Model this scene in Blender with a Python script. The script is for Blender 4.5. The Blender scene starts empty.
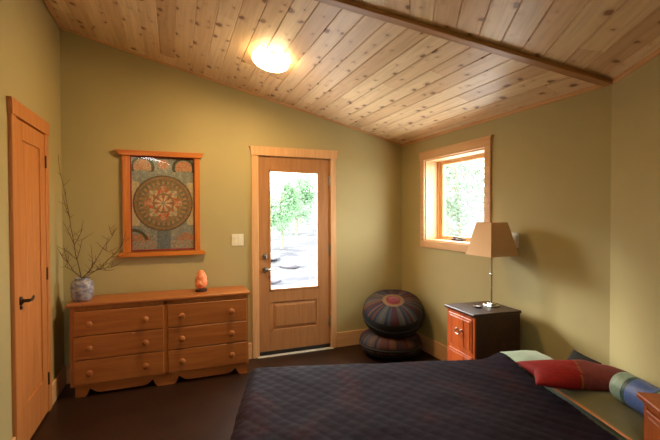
import bpy, bmesh, math, random
from mathutils import Vector, Matrix, noise

PI = math.pi
scene = bpy.context.scene
COL = scene.collection
random.seed(7)

# ------------------------------------------------------------------ dimensions
W = 3.339            # right wall
ZL, ZR = 3.031, 2.237  # ceiling height at left / right wall
K = (ZL - ZR) / W
CY = -2.3745         # where the right wall bends
TURN = math.radians(33)
E2 = Vector((-math.sin(TURN), -math.cos(TURN), 0))   # along the angled wall, towards the camera
N2 = Vector((-math.cos(TURN), math.sin(TURN), 0))    # inward normal of the angled wall
CORNER = Vector((W, CY, 0))
MH = math.radians(14)
HIP = Vector((-math.cos(MH), math.sin(MH), K * math.cos(MH)))
L2 = 2.9
D2 = CORNER + E2 * L2


# ------------------------------------------------------------------ materials
def nt(name):
    m = bpy.data.materials.new(name)
    m.use_nodes = True
    n = m.node_tree
    b = n.nodes['Principled BSDF']
    return m, n, b


def lk(n, a, b):
    n.links.new(a, b)


def srgb(r, g, b):
    f = lambda c: (c / 255 / 12.92) if c / 255 <= .04045 else ((c / 255 + .055) / 1.055) ** 2.4
    return (f(r), f(g), f(b), 1)


def ramp(n, stops):
    r = n.nodes.new('ShaderNodeValToRGB')
    e = r.color_ramp.elements
    e[0].position, e[0].color = stops[0]
    e[1].position, e[1].color = stops[-1]
    for p, c in stops[1:-1]:
        x = e.new(p)
        x.color = c
    return r


def mth(n, op, a=None, b=None, va=None, vb=None):
    m = n.nodes.new('ShaderNodeMath')
    m.operation = op
    if a is not None: lk(n, a, m.inputs[0])
    elif va is not None: m.inputs[0].default_value = va
    if b is not None: lk(n, b, m.inputs[1])
    elif vb is not None: m.inputs[1].default_value = vb
    return m.outputs[0]


def mapped(n, scale, coord='Object', loc=None):
    tc = n.nodes.new('ShaderNodeTexCoord')
    mp = n.nodes.new('ShaderNodeMapping')
    mp.inputs['Scale'].default_value = scale
    lk(n, tc.outputs[coord], mp.inputs['Vector'])
    return mp.outputs[0]


def plain(name, col, rough=.5, metal=0, spec=.5):
    m, n, b = nt(name)
    no = n.nodes.new('ShaderNodeTexNoise')
    no.inputs['Scale'].default_value = 14
    no.inputs['Detail'].default_value = 4
    lk(n, mapped(n, (1, 1, 1)), no.inputs['Vector'])
    c2 = tuple(min(1, c * 1.12) for c in col[:3]) + (1,)
    c1 = tuple(c * .88 for c in col[:3]) + (1,)
    r = ramp(n, [(.3, c1), (.7, c2)])
    lk(n, no.outputs[0], r.inputs[0])
    lk(n, r.outputs[0], b.inputs['Base Color'])
    b.inputs['Roughness'].default_value = rough
    b.inputs['Metallic'].default_value = metal
    b.inputs['Specular IOR Level'].default_value = spec
    return m


def wood(name, light, dark, grain='z', rough=.45, freq=1.0, spec=.4):
    """fine streaky grain along one axis of the object"""
    m, n, b = nt(name)
    lo, hi = 1.2 * freq, 22 * freq
    sc = {'x': (lo, hi, hi), 'y': (hi, lo, hi), 'z': (hi, hi, lo)}[grain]
    v = mapped(n, sc)
    no = n.nodes.new('ShaderNodeTexNoise')
    no.inputs['Scale'].default_value = 1.6
    no.inputs['Detail'].default_value = 6
    no.inputs['Roughness'].default_value = .62
    no.inputs['Distortion'].default_value = .6
    lk(n, v, no.inputs['Vector'])
    r = ramp(n, [(.3, dark), (.5, tuple((a + c) / 2 for a, c in zip(light, dark))), (.68, light)])
    lk(n, no.outputs[0], r.inputs[0])
    lk(n, r.outputs[0], b.inputs['Base Color'])
    bp = n.nodes.new('ShaderNodeBump')
    bp.inputs['Strength'].default_value = .06
    bp.inputs['Distance'].default_value = .004
    lk(n, no.outputs[0], bp.inputs['Height'])
    lk(n, bp.outputs[0], b.inputs['Normal'])
    b.inputs['Roughness'].default_value = rough
    b.inputs['Specular IOR Level'].default_value = spec
    return m


def wall_paint(name, col):
    m, n, b = nt(name)
    v = mapped(n, (1, 1, 1))
    a = n.nodes.new('ShaderNodeTexNoise')
    a.inputs['Scale'].default_value = 1.3
    a.inputs['Detail'].default_value = 3
    lk(n, v, a.inputs['Vector'])
    c1 = tuple(c * .96 for c in col[:3]) + (1,)
    c2 = tuple(c * 1.04 for c in col[:3]) + (1,)
    r = ramp(n, [(.35, c1), (.65, c2)])
    lk(n, a.outputs[0], r.inputs[0])
    lk(n, r.outputs[0], b.inputs['Base Color'])
    f = n.nodes.new('ShaderNodeTexNoise')
    f.inputs['Scale'].default_value = 220
    f.inputs['Detail'].default_value = 2
    lk(n, v, f.inputs['Vector'])
    bp = n.nodes.new('ShaderNodeBump')
    bp.inputs['Strength'].default_value = .08
    bp.inputs['Distance'].default_value = .002
    lk(n, f.outputs[0], bp.inputs['Height'])
    lk(n, bp.outputs[0], b.inputs['Normal'])
    b.inputs['Roughness'].default_value = .62
    b.inputs['Specular IOR Level'].default_value = .3
    return m


def pine_ceiling():
    m, n, b = nt('knotty pine boards')
    at = n.nodes.new('ShaderNodeAttribute')
    at.attribute_name = 'board'
    rnd = at.outputs['Fac']
    tc = n.nodes.new('ShaderNodeTexCoord')
    sep = n.nodes.new('ShaderNodeSeparateXYZ')
    lk(n, tc.outputs['Object'], sep.inputs[0])
    off = mth(n, 'MULTIPLY', rnd, vb=91.7)
    u, v = sep.outputs[0], mth(n, 'ADD', sep.outputs[1], off)
    cmb = n.nodes.new('ShaderNodeCombineXYZ')
    lk(n, mth(n, 'MULTIPLY', u, vb=30), cmb.inputs[0])
    lk(n, mth(n, 'MULTIPLY', v, vb=1.5), cmb.inputs[1])
    lk(n, off, cmb.inputs[2])
    g = n.nodes.new('ShaderNodeTexNoise')
    g.inputs['Scale'].default_value = 1
    g.inputs['Detail'].default_value = 5
    g.inputs['Distortion'].default_value = 1.1
    lk(n, cmb.outputs[0], g.inputs['Vector'])
    # knots
    c2 = n.nodes.new('ShaderNodeCombineXYZ')
    lk(n, mth(n, 'MULTIPLY', u, vb=8.0), c2.inputs[0])
    lk(n, mth(n, 'MULTIPLY', v, vb=5.6), c2.inputs[1])
    lk(n, off, c2.inputs[2])
    vo = n.nodes.new('ShaderNodeTexVoronoi')
    vo.voronoi_dimensions = '2D'
    vo.inputs['Scale'].default_value = 1
    wob = n.nodes.new('ShaderNodeTexNoise'); wob.inputs['Scale'].default_value = 2.2; wob.inputs['Detail'].default_value = 3
    lk(n, c2.outputs[0], wob.inputs['Vector'])
    wv = n.nodes.new('ShaderNodeVectorMath'); wv.operation = 'MULTIPLY_ADD'
    lk(n, wob.outputs['Color'], wv.inputs[0]); wv.inputs[1].default_value = (.35, .35, 0); lk(n, c2.outputs[0], wv.inputs[2])
    lk(n, wv.outputs[0], vo.inputs['Vector'])
    sr = n.nodes.new('ShaderNodeSeparateColor')
    lk(n, vo.outputs['Color'], sr.inputs[0])
    size = mth(n, 'MULTIPLY', mth(n, 'POWER', sr.outputs[0], vb=1.2), vb=.19)
    kn = mth(n, 'SUBTRACT', vb=0, a=size, b=vo.outputs['Distance'])
    kn = mth(n, 'MULTIPLY', kn, vb=14)
    cl = n.nodes.new('ShaderNodeClamp')
    lk(n, kn, cl.inputs[0])
    halo = n.nodes.new('ShaderNodeClamp')
    lk(n, mth(n, 'MULTIPLY', mth(n, 'SUBTRACT', mth(n, 'ADD', size, vb=.16), vo.outputs['Distance']), vb=4), halo.inputs[0])
    # tone per board + grain
    tone = ramp(n, [(0, srgb(218, 180, 136)), (.35, srgb(238, 206, 164)), (.7, srgb(248, 222, 184)), (1, srgb(228, 192, 148))])
    lk(n, rnd, tone.inputs[0])
    gr = ramp(n, [(.32, (.78, .71, .63, 1)), (.6, (1.0, 1.0, 1.0, 1))])
    lk(n, g.outputs[0], gr.inputs[0])
    mx = n.nodes.new('ShaderNodeMix'); mx.data_type = 'RGBA'; mx.blend_type = 'MULTIPLY'
    mx.inputs['Factor'].default_value = .75
    lk(n, tone.outputs[0], mx.inputs['A']); lk(n, gr.outputs[0], mx.inputs['B'])
    m2 = n.nodes.new('ShaderNodeMix'); m2.data_type = 'RGBA'
    lk(n, mth(n, 'MULTIPLY', halo.outputs[0], vb=.35), m2.inputs['Factor'])
    lk(n, mx.outputs['Result'], m2.inputs['A']); m2.inputs['B'].default_value = srgb(178, 118, 70)
    m3 = n.nodes.new('ShaderNodeMix'); m3.data_type = 'RGBA'
    lk(n, mth(n, 'MULTIPLY', cl.outputs[0], vb=.75), m3.inputs['Factor'])
    lk(n, m2.outputs['Result'], m3.inputs['A']); m3.inputs['B'].default_value = srgb(112, 58, 26)
    lk(n, m3.outputs['Result'], b.inputs['Base Color'])
    b.inputs['Roughness'].default_value = .42
    b.inputs['Specular IOR Level'].default_value = .4
    return m


def vcol(name, attr, rough=.7, bump=0, spec=.4):
    m, n, b = nt(name)
    at = n.nodes.new('ShaderNodeAttribute')
    at.attribute_name = attr
    no = n.nodes.new('ShaderNodeTexNoise')
    no.inputs['Scale'].default_value = 60
    no.inputs['Detail'].default_value = 4
    lk(n, mapped(n, (1, 1, 1)), no.inputs['Vector'])
    gr = ramp(n, [(.3, (.78, .78, .78, 1)), (.7, (1.1, 1.1, 1.1, 1))])
    lk(n, no.outputs[0], gr.inputs[0])
    mx = n.nodes.new('ShaderNodeMix'); mx.data_type = 'RGBA'; mx.blend_type = 'MULTIPLY'
    mx.inputs['Factor'].default_value = 1
    lk(n, at.outputs['Color'], mx.inputs['A']); lk(n, gr.outputs[0], mx.inputs['B'])
    lk(n, mx.outputs['Result'], b.inputs['Base Color'])
    b.inputs['Roughness'].default_value = rough
    b.inputs['Specular IOR Level'].default_value = spec
    if bump:
        bp = n.nodes.new('ShaderNodeBump')
        bp.inputs['Strength'].default_value = bump
        bp.inputs['Distance'].default_value = .004
        lk(n, no.outputs[0], bp.inputs['Height'])
        lk(n, bp.outputs[0], b.inputs['Normal'])
    return m


def fabric(name, col, rough=.85, sheen=.3, scale=300):
    m, n, b = nt(name)
    v = mapped(n, (1, 1, 1))
    no = n.nodes.new('ShaderNodeTexNoise')
    no.inputs['Scale'].default_value = 9
    no.inputs['Detail'].default_value = 5
    lk(n, v, no.inputs['Vector'])
    r = ramp(n, [(.3, tuple(c * .82 for c in col[:3]) + (1,)), (.7, tuple(min(1, c * 1.15) for c in col[:3]) + (1,))])
    lk(n, no.outputs[0], r.inputs[0])
    lk(n, r.outputs[0], b.inputs['Base Color'])
    wv = n.nodes.new('ShaderNodeTexNoise')
    wv.inputs['Scale'].default_value = scale
    lk(n, v, wv.inputs['Vector'])
    bp = n.nodes.new('ShaderNodeBump')
    bp.inputs['Strength'].default_value = .15
    bp.inputs['Distance'].default_value = .002
    lk(n, wv.outputs[0], bp.inputs['Height'])
    lk(n, bp.outputs[0], b.inputs['Normal'])
    b.inputs['Roughness'].default_value = rough
    b.inputs['Specular IOR Level'].default_value = .25
    b.inputs['Sheen Weight'].default_value = sheen
    return m


def thin_glass(name):
    m, n, b = nt(name)
    n.nodes.remove(b)
    out = n.nodes['Material Output']
    tr = n.nodes.new('ShaderNodeBsdfTransparent')
    tr.inputs['Color'].default_value = (.97, .98, .97, 1)
    gl = n.nodes.new('ShaderNodeBsdfGlossy')
    gl.inputs['Roughness'].default_value = .02
    fr = n.nodes.new('ShaderNodeFresnel')
    fr.inputs['IOR'].default_value = 1.45
    mx = n.nodes.new('ShaderNodeMixShader')
    ge = n.nodes.new('ShaderNodeNewGeometry')
    lk(n, mth(n, 'MULTIPLY', fr.outputs[0], mth(n, 'SUBTRACT', None, ge.outputs['Backfacing'], va=1)), mx.inputs[0])
    lk(n, tr.outputs[0], mx.inputs[1])
    lk(n, gl.outputs[0], mx.inputs[2])
    lk(n, mx.outputs[0], out.inputs['Surface'])
    return m


def leaf_mat(name, col):
    m, n, b = nt(name)
    out = n.nodes['Material Output']
    n.nodes.remove(b)
    no = n.nodes.new('ShaderNodeTexNoise')
    no.inputs['Scale'].default_value = 3
    lk(n, mapped(n, (1, 1, 1)), no.inputs['Vector'])
    r = ramp(n, [(.3, tuple(c * .6 for c in col[:3]) + (1,)), (.7, tuple(min(1, c * 1.4) for c in col[:3]) + (1,))])
    lk(n, no.outputs[0], r.inputs[0])
    d = n.nodes.new('ShaderNodeBsdfDiffuse')
    t = n.nodes.new('ShaderNodeBsdfTranslucent')
    lk(n, r.outputs[0], d.inputs[0]); lk(n, r.outputs[0], t.inputs[0])
    mx = n.nodes.new('ShaderNodeMixShader')
    mx.inputs[0].default_value = .5
    lk(n, d.outputs[0], mx.inputs[1]); lk(n, t.outputs[0], mx.inputs[2])
    lk(n, mx.outputs[0], out.inputs['Surface'])
    return m


def floor_mat():
    m, n, b = nt('dark stained floor')
    v = mapped(n, (1, 1, 1))
    a = n.nodes.new('ShaderNodeTexNoise')
    a.inputs['Scale'].default_value = 2.2
    a.inputs['Detail'].default_value = 8
    a.inputs['Roughness'].default_value = .65
    lk(n, v, a.inputs['Vector'])
    r = ramp(n, [(.3, srgb(31, 18, 10)), (.5, srgb(42, 24, 14)), (.7, srgb(52, 31, 19))])
    lk(n, a.outputs[0], r.inputs[0])
    lk(n, r.outputs[0], b.inputs['Base Color'])
    b.inputs['Roughness'].default_value = .38
    b.inputs['Specular IOR Level'].default_value = .35
    return m


M = {}
M['wall'] = wall_paint('pale olive wall paint', (.45, .382, .182, 1))
M['ceil'] = pine_ceiling()
M['floor'] = floor_mat()
M['trim'] = wood('fir trim', srgb(228, 184, 136), srgb(208, 160, 110), 'z')
M['trim_x'] = wood('fir trim along x', srgb(228, 184, 136), srgb(208, 160, 110), 'x')
M['trim_y'] = wood('fir trim along y', srgb(228, 184, 136), srgb(208, 160, 110), 'y')
M['crown'] = wood('pine ceiling trim', srgb(222, 174, 122), srgb(190, 138, 88), 'x')
M['beam'] = wood('darker pine ridge board', srgb(192, 142, 94), srgb(152, 106, 64), 'x')
M['door'] = wood('brown fir door', srgb(184, 134, 88), srgb(166, 116, 72), 'z')
M['closet'] = wood('orange fir door', srgb(206, 138, 78), srgb(184, 114, 58), 'z')
M['dresser'] = wood('honey pine', srgb(176, 110, 54), srgb(146, 84, 38), 'x', rough=.4)
M['dresser_z'] = wood('honey pine upright', srgb(180, 116, 60), srgb(152, 90, 42), 'z', rough=.4)
M['picframe'] = wood('amber picture frame', srgb(214, 134, 56), srgb(184, 104, 38), 'x', rough=.35)
M['picframe_z'] = wood('amber picture frame upright', srgb(214, 134, 56), srgb(184, 104, 38), 'z', rough=.35)
M['redmat'] = plain('dark red mat', srgb(132, 44, 28), .6)
M['redwood'] = wood('red stained wood', srgb(202, 98, 38), srgb(140, 56, 22), 'z', rough=.32, freq=.7)
M['darkwood'] = wood('dark brown wood', srgb(66, 38, 28), srgb(44, 24, 18), 'y', rough=.35)
M['brownwood'] = wood('chestnut wood', srgb(196, 112, 54), srgb(158, 80, 36), 'z', rough=.35, freq=.7)
M['chrome'] = plain('brushed steel', (.62, .62, .6, 1), .25, 1)
M['bronze'] = plain('dark bronze metal', (.07, .05, .04, 1), .35, .8)
M['nickel'] = plain('satin nickel', (.5, .47, .42, 1), .3, 1)
M['alu'] = plain('pale aluminium', (.75, .74, .7, 1), .5, .4)
M['pewter'] = plain('dull pewter', (.3, .27, .23, 1), .42, 1)
M['white'] = plain('white plastic', srgb(226, 222, 200), .4)
M['shade'] = None
M['glass'] = thin_glass('clear glass')
M['black'] = plain('black rubber', srgb(22, 20, 20), .6)
M['quilt'] = None
M['sage'] = fabric('sage green cotton', srgb(150, 172, 150))
M['olive'] = fabric('shaded sage cotton', srgb(104, 102, 62))  # same cotton as the far pillow, with its shade put into the colour
M['orange'] = fabric('orange piping', srgb(206, 132, 70))
M['crimson'] = fabric('crimson velvet', srgb(150, 22, 26), sheen=.5)
M['charcoal'] = fabric('charcoal patterned cotton', srgb(34, 31, 26), sheen=0)
M['twig'] = plain('bare grey brown bark', srgb(88, 64, 40), .8)
M['bark'] = plain('tree bark', srgb(104, 98, 84), .9)
M['leaf1'] = leaf_mat('spring leaves', (.15, .25, .14, 1))
M['leaf2'] = leaf_mat('pale leaves', (.17, .23, .165, 1))
M['stone'] = plain('pale grey stone', srgb(92, 88, 96), .9)
M['darkcloth'] = fabric('dark pouf cloth', srgb(30, 26, 24))


# ------------------------------------------------------------------ mesh helpers
def box(bm, x0, x1, y0, y1, z0, z1, bev=0, seg=2):
    r = bmesh.ops.create_cube(bm, size=1)
    vs = r['verts']
    for v in vs:
        v.co = Vector(((x0 + x1) / 2 + v.co.x * (x1 - x0), (y0 + y1) / 2 + v.co.y * (y1 - y0), (z0 + z1) / 2 + v.co.z * (z1 - z0)))
    if bev:
        es = list({e for v in vs for e in v.link_edges})
        r2 = bmesh.ops.bevel(bm, geom=es, offset=bev, segments=seg, affect='EDGES', profile=.5)
        return [v for v in r2['verts']]
    return vs


def tube(bm, pts, rad, seg=10, caps=True):
    """swept tube through points; rad a number or a list"""
    pts = [Vector(p) for p in pts]
    if not isinstance(rad, (list, tuple)): rad = [rad] * len(pts)
    rings = []
    t0 = (pts[1] - pts[0]).normalized()
    ref = Vector((0, 0, 1)) if abs(t0.z) < .9 else Vector((1, 0, 0))
    nrm = t0.cross(ref).normalized()
    for i, p in enumerate(pts):
        if i == 0: t = pts[1] - pts[0]
        elif i == len(pts) - 1: t = pts[-1] - pts[-2]
        else: t = (pts[i + 1] - pts[i]).normalized() + (pts[i] - pts[i - 1]).normalized()
        t.normalize()
        nrm = (nrm - t * nrm.dot(t)).normalized()
        bn = t.cross(nrm)
        rings.append([bm.verts.new(p + (nrm * math.cos(a) + bn * math.sin(a)) * rad[i]) for a in [2 * PI * k / seg for k in range(seg)]])
    for a, b in zip(rings, rings[1:]):
        for k in range(seg):
            bm.faces.new((a[k], a[(k + 1) % seg], b[(k + 1) % seg], b[k]))
    if caps:
        bm.faces.new(rings[0][::-1]); bm.faces.new(rings[-1])


def lathe(bm, prof, seg=32, c=(0, 0, 0), axis='z'):
    c = Vector(c)
    rings = []
    def P(r, h, a):
        x, y = r * math.cos(a), r * math.sin(a)
        return {'z': Vector((x, y, h)), 'y': Vector((x, h, y)), 'x': Vector((h, x, y))}[axis] + c
    for r, h in prof:
        if r < 1e-6: rings.append([bm.verts.new(P(0, h, 0))])
        else: rings.append([bm.verts.new(P(r, h, 2 * PI * k / seg)) for k in range(seg)])
    for a, b in zip(rings, rings[1:]):
        for k in range(seg):
            k2 = (k + 1) % seg
            if len(a) == 1 and len(b) == 1: continue
            if len(a) == 1: bm.faces.new((a[0], b[k2], b[k]))
            elif len(b) == 1: bm.faces.new((a[k], a[k2], b[0]))
            else: bm.faces.new((a[k], a[k2], b[k2], b[k]))
    if len(rings[0]) > 1: bm.faces.new(rings[0][::-1])
    if len(rings[-1]) > 1: bm.faces.new(rings[-1])


def prism(bm, poly, h0, h1, plane='xz'):
    """extrude a 2D outline along the remaining axis"""
    def P(a, b, h):
        return {'xz': (a, h, b), 'yz': (h, a, b), 'xy': (a, b, h)}[plane]
    A = [bm.verts.new(P(a, b, h0)) for a, b in poly]
    B = [bm.verts.new(P(a, b, h1)) for a, b in poly]
    bm.faces.new(A); bm.faces.new(B[::-1])
    for i in range(len(poly)):
        j = (i + 1) % len(poly)
        bm.faces.new((A[j], A[i], B[i], B[j]))


def obj(name, bm, mat, parent=None, smooth=False, loc=None, rot=None, recalc=True, angle=40):
    if recalc: bmesh.ops.recalc_face_normals(bm, faces=bm.faces[:])
    me = bpy.data.meshes.new(name)
    bm.to_mesh(me); bm.free()
    if mat is not None: me.materials.append(mat)
    if smooth:
        for p in me.polygons: p.use_smooth = True
        try: me.set_sharp_from_angle(angle=math.radians(angle))
        except Exception: pass
    o = bpy.data.objects.new(name, me)
    COL.objects.link(o)
    if parent is not None: o.parent = parent
    if loc is not None: o.location = loc
    if rot is not None: o.rotation_euler = rot
    return o


def tag(o, label=None, cat=None, group=None, kind=None):
    if label: o['label'] = label
    if cat: o['category'] = cat
    if group: o['group'] = group
    if kind: o['kind'] = kind
    return o


def thing(name, label, cat, loc=(0, 0, 0), rotz=0, group=None, kind=None):
    o = bpy.data.objects.new(name, None)
    o.empty_display_size = .1
    COL.objects.link(o)
    o.location = loc
    o.rotation_euler = (0, 0, rotz)
    return tag(o, label, cat, group, kind)


def B():
    return bmesh.new()


# ------------------------------------------------------------------ ceiling height
N_F2 = HIP.cross(E2)
if N_F2.z < 0: N_F2 = -N_F2
N_F2.normalize()
CZ = Vector((W, CY, ZR))


def H(x, y):
    f1 = ZR + K * (W - x)
    f2 = CZ.z - (N_F2.x * (x - CZ.x) + N_F2.y * (y - CZ.y)) / N_F2.z
    return min(f1, f2)


# ------------------------------------------------------------------ walls
def wall(name, p0, p1, out, thick, holes=(), breaks=(), label='', zlow=-.02):
    """p0->p1 inner line, out = outward unit vector; holes (s0,s1,z0,z1) along the line"""
    p0, p1, out = Vector(p0), Vector(p1), Vector(out)
    L = (p1 - p0).length
    d = (p1 - p0) / L
    cuts = sorted({0, L, *breaks, *[h[0] for h in holes], *[h[1] for h in holes]})
    bm = B()
    for a, b in zip(cuts, cuts[1:]):
        mid = (a + b) / 2
        A, Bp = p0 + d * a, p0 + d * b
        ha = H(min(max(A.x, 0), W), A.y) + .03
        hb = H(min(max(Bp.x, 0), W), Bp.y) + .03
        hs = [h for h in holes if h[0] - 1e-6 < mid < h[1] + 1e-6]
        spans = []
        if hs:
            h = hs[0]
            if h[2] > zlow: spans.append((zlow, zlow, h[2], h[2]))
            spans.append((h[3], h[3], ha, hb))
        else:
            spans.append((zlow, zlow, ha, hb))
        for (la, lb, ua, ub) in spans:
            q = [A + Vector((0, 0, la)), Bp + Vector((0, 0, lb)), Bp + Vector((0, 0, ub)), A + Vector((0, 0, ua))]
            f = [bm.verts.new(v) for v in q]
            g = [bm.verts.new(v + out * thick) for v in q]
            bm.faces.new(f); bm.faces.new(g[::-1])
            for i in range(4):
                j = (i + 1) % 4
                bm.faces.new((f[j], f[i], g[i], g[j]))
    o = obj(name, bm, M['wall'])
    return tag(o, label, 'wall', kind='structure')


TB = .16   # back wall thickness
TR = .2
DL, DR, DT = 1.677, 2.450, 2.03            # exterior door slab
WY0, WY1, WZ0, WZ1 = -.465, -1.336, 1.165, 2.0   # window opening in the right wall
wall('wall_back', (-.15, 0, 0), (W + TR, 0, 0), (0, 1, 0), TB,
     holes=[(DL - .02 + .15, DR + .02 + .15, -.02, DT + .02)], breaks=[.15, W + .15],
     label='back wall in pale olive paint with the glazed door')
wall('wall_left', (0, 0, 0), (0, D2.y - .1, 0), (-1, 0, 0), .15, breaks=[1.5], label='left wall in pale olive paint with the closet door')
wall('wall_right', (W, 0, 0), (W, CY, 0), (1, 0, 0), TR, holes=[(-WY0, -WY1, WZ0, WZ1)], label='right wall in pale olive paint with the window')
wall('wall_angled', CORNER, D2, -N2, .15, label='angled pale olive wall behind the bed head')
wall('wall_front', (D2.x + .1, D2.y, 0), (0, D2.y, 0), (0, -1, 0), .15, label='front wall behind the viewer')

bm = B(); box(bm, -.15, W + TR, D2.y - .15, TB, -.12, 0)
tag(obj('floor', bm, M['floor']), 'dark brown smooth floor', 'floor', kind='structure')


# ------------------------------------------------------------------ board ceiling
def boards(name, origin, U, V, umax, v0, v1, clip, bw=.128, seed=1, label=''):
    """V-jointed boards running along V, stacked up the slope U"""
    rg = random.Random(seed)
    Nn = U.cross(V).normalized()
    up = Nn if Nn.z > 0 else -Nn
    bm = B()
    lay = bm.faces.layers.float.new('tmp')
    u = 0.0
    tones = []
    while u < umax:
        v = v0 - rg.random() * 1.5
        while v < v1:
            ln = 1.2 + rg.random() * 2.4
            t = rg.random()
            prof = [(u, .007), (u + .005, 0), (u + bw - .005, 0), (u + bw, .007)]
            lo, hi = max(v, v0), min(v + ln, v1)
            if hi > lo:
                rows = [[bm.verts.new(origin + U * a + V * w + up * h) for a, h in prof] for w in (lo, hi)]
                for i in range(3):
                    f = bm.faces.new((rows[0][i], rows[0][i + 1], rows[1][i + 1], rows[1][i]))
                    f[lay] = t
            v += ln
        u += bw
    for co, no in clip:
        bmesh.ops.bisect_plane(bm, geom=bm.verts[:] + bm.edges[:] + bm.faces[:], plane_co=co, plane_no=no, clear_outer=True)
    for f in bm.faces:
        f.normal_update()
        if f.normal.z > 0: f.normal_flip()
    if U.cross(V).dot(up) < 0: U = -U
    mat = Matrix((( U.x, V.x, up.x, origin.x), (U.y, V.y, up.y, origin.y), (U.z, V.z, up.z, origin.z), (0, 0, 0, 1)))
    bm.transform(mat.inverted())
    vals = [f[lay] for f in bm.faces]
    me = bpy.data.meshes.new(name)
    bm.to_mesh(me); bm.free()
    a = me.attributes.new('board', 'FLOAT', 'FACE')
    a.data.foreach_set('value', vals)
    me.materials.append(M['ceil'])
    o = bpy.data.objects.new(name, me)
    COL.objects.link(o)
    o.matrix_world = mat
    sm = o.modifiers.new('thickness', 'SOLIDIFY')
    sm.thickness = .05; sm.offset = -1
    return tag(o, label, 'ceiling', kind='structure')


hip_n = Vector((math.sin(MH), math.cos(MH), 0))   # points to the far side of the hip
U1 = Vector((-1, 0, K)).normalized()
V1 = Vector((0, 1, 0))
boards('ceiling', Vector((W + .06, 0, ZR - K * .06)), U1, V1, 3.65, -3.2, .1,
       [(CZ, -hip_n), (Vector((-.06, 0, 0)), Vector((-1, 0, 0))), (Vector((0, .06, 0)), Vector((0, 1, 0)))], seed=3,
       label='sloping knotty pine board ceiling over the far part of the room')
V2 = -E2
U2 = N_F2.cross(V2).normalized()
if U2.z < 0: U2 = -U2
boards('ceiling_near', CZ - U2 * .06, U2, V2, 4.4, -3.3, 3.6,
       [(CZ, hip_n), (Vector((-.06, 0, 0)), Vector((-1, 0, 0))), (Vector((0, D2.y - .1, 0)), Vector((0, -1, 0)))], seed=11,
       label='knotty pine board ceiling over the near part of the room')


# ridge trim between both board slopes, a flat board following the hip
def oriented(name, p0, p1, wdir, wid, thick, mat, label, cat, kind='structure'):
    """a board from p0 to p1; wdir = width direction; thickness hangs down"""
    p0, p1 = Vector(p0), Vector(p1)
    d = (p1 - p0); L = d.length; d.normalize()
    wv = (Vector(wdir) - d * Vector(wdir).dot(d)).normalized()
    t = d.cross(wv).normalized()
    if t.z < 0: t = -t; wv = -wv
    bm = B(); box(bm, 0, L, -wid / 2, wid / 2, -thick, 0, .004, 1)
    o = obj(name, bm, mat)
    o.matrix_world = Matrix(((d.x, wv.x, t.x, p0.x), (d.y, wv.y, t.y, p0.y), (d.z, wv.z, t.z, p0.z), (0, 0, 0, 1)))
    return tag(o, label, cat, kind=kind)


hp1 = CZ + HIP * .012
oriented('trim_1', hp1 - Vector((0, 0, .004)), CZ + HIP * 3.0 - Vector((0, 0, .004)), hip_n, .066, .026, M['beam'],
         'dark wooden trim board crossing the pine ceiling', 'trim')
# thin pine strips where walls meet the ceiling
oriented('trim_2', (W - .01, -.014, ZR + K * .01 - .002), (.01, -.014, ZL - K * .01 - .002), (0, 0, 1), .03, .014, M['crown'], 'thin strip along the top of the back wall', 'trim')
oriented('trim_3', (W - .014, -.01, ZR - .008), (W - .014, CY + .01, ZR - .008), (0, 0, 1), .032, .014, M['crown'], 'thin pine strip along the top of the right wall', 'trim')
oriented('trim_4', (.012, -.01, ZL - .012), (.012, -1.4, ZL - .012), (0, 0, 1), .03, .014, M['crown'], 'thin strip along the top of the left wall', 'trim')
a_ = CZ + E2 * .01 + N2 * .012 - Vector((0, 0, .008)); b_ = CZ + E2 * (L2 - .02) + N2 * .012 - Vector((0, 0, .008))
oriented('trim_5', a_, b_, (0, 0, 1), .032, .014, M['crown'], 'thin pine strip along the top of the angled wall', 'trim')


# ------------------------------------------------------------------ baseboards
def baseboard(name, p0, p1, inn, label, h=.16, t=.018):
    p0, p1, inn = Vector(p0), Vector(p1), Vector(inn)
    d = p1 - p0; L = d.length; d.normalize()
    bm = B(); box(bm, 0, L, 0, t, 0, h, .003, 1)
    o = obj(name, bm, M['trim_x'])
    o.matrix_world = Matrix(((d.x, inn.x, 0, p0.x), (d.y, inn.y, 0, p0.y), (0, 0, 1, 0), (0, 0, 0, 1)))
    return tag(o, label, 'baseboard', kind='structure')


baseboard('baseboard_back', (DR + .07, 0, 0), (W - .02, 0, 0), (0, -1, 0), 'fir baseboard on the back wall right of the door')
baseboard('baseboard_back_left', (0.001, 0, 0), (DL - .075, 0, 0), (0, -1, 0), 'fir baseboard on the back wall left of the door')
baseboard('baseboard_right', (W, 0, 0), (W, CY + .01, 0), (-1, 0, 0), 'fir baseboard under the window')
baseboard('baseboard_left', (0, -.463, 0), (0, -.02, 0), (1, 0, 0), 'fir baseboard between closet door and corner')
baseboard('baseboard_left_near', (0, -1.192, 0), (0, D2.y, 0), (1, 0, 0), 'fir baseboard on the left wall near the viewer')
baseboard('baseboard_angled', CORNER + E2 * .02, D2 - E2 * .02, N2, 'fir baseboard behind the bed head')

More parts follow.
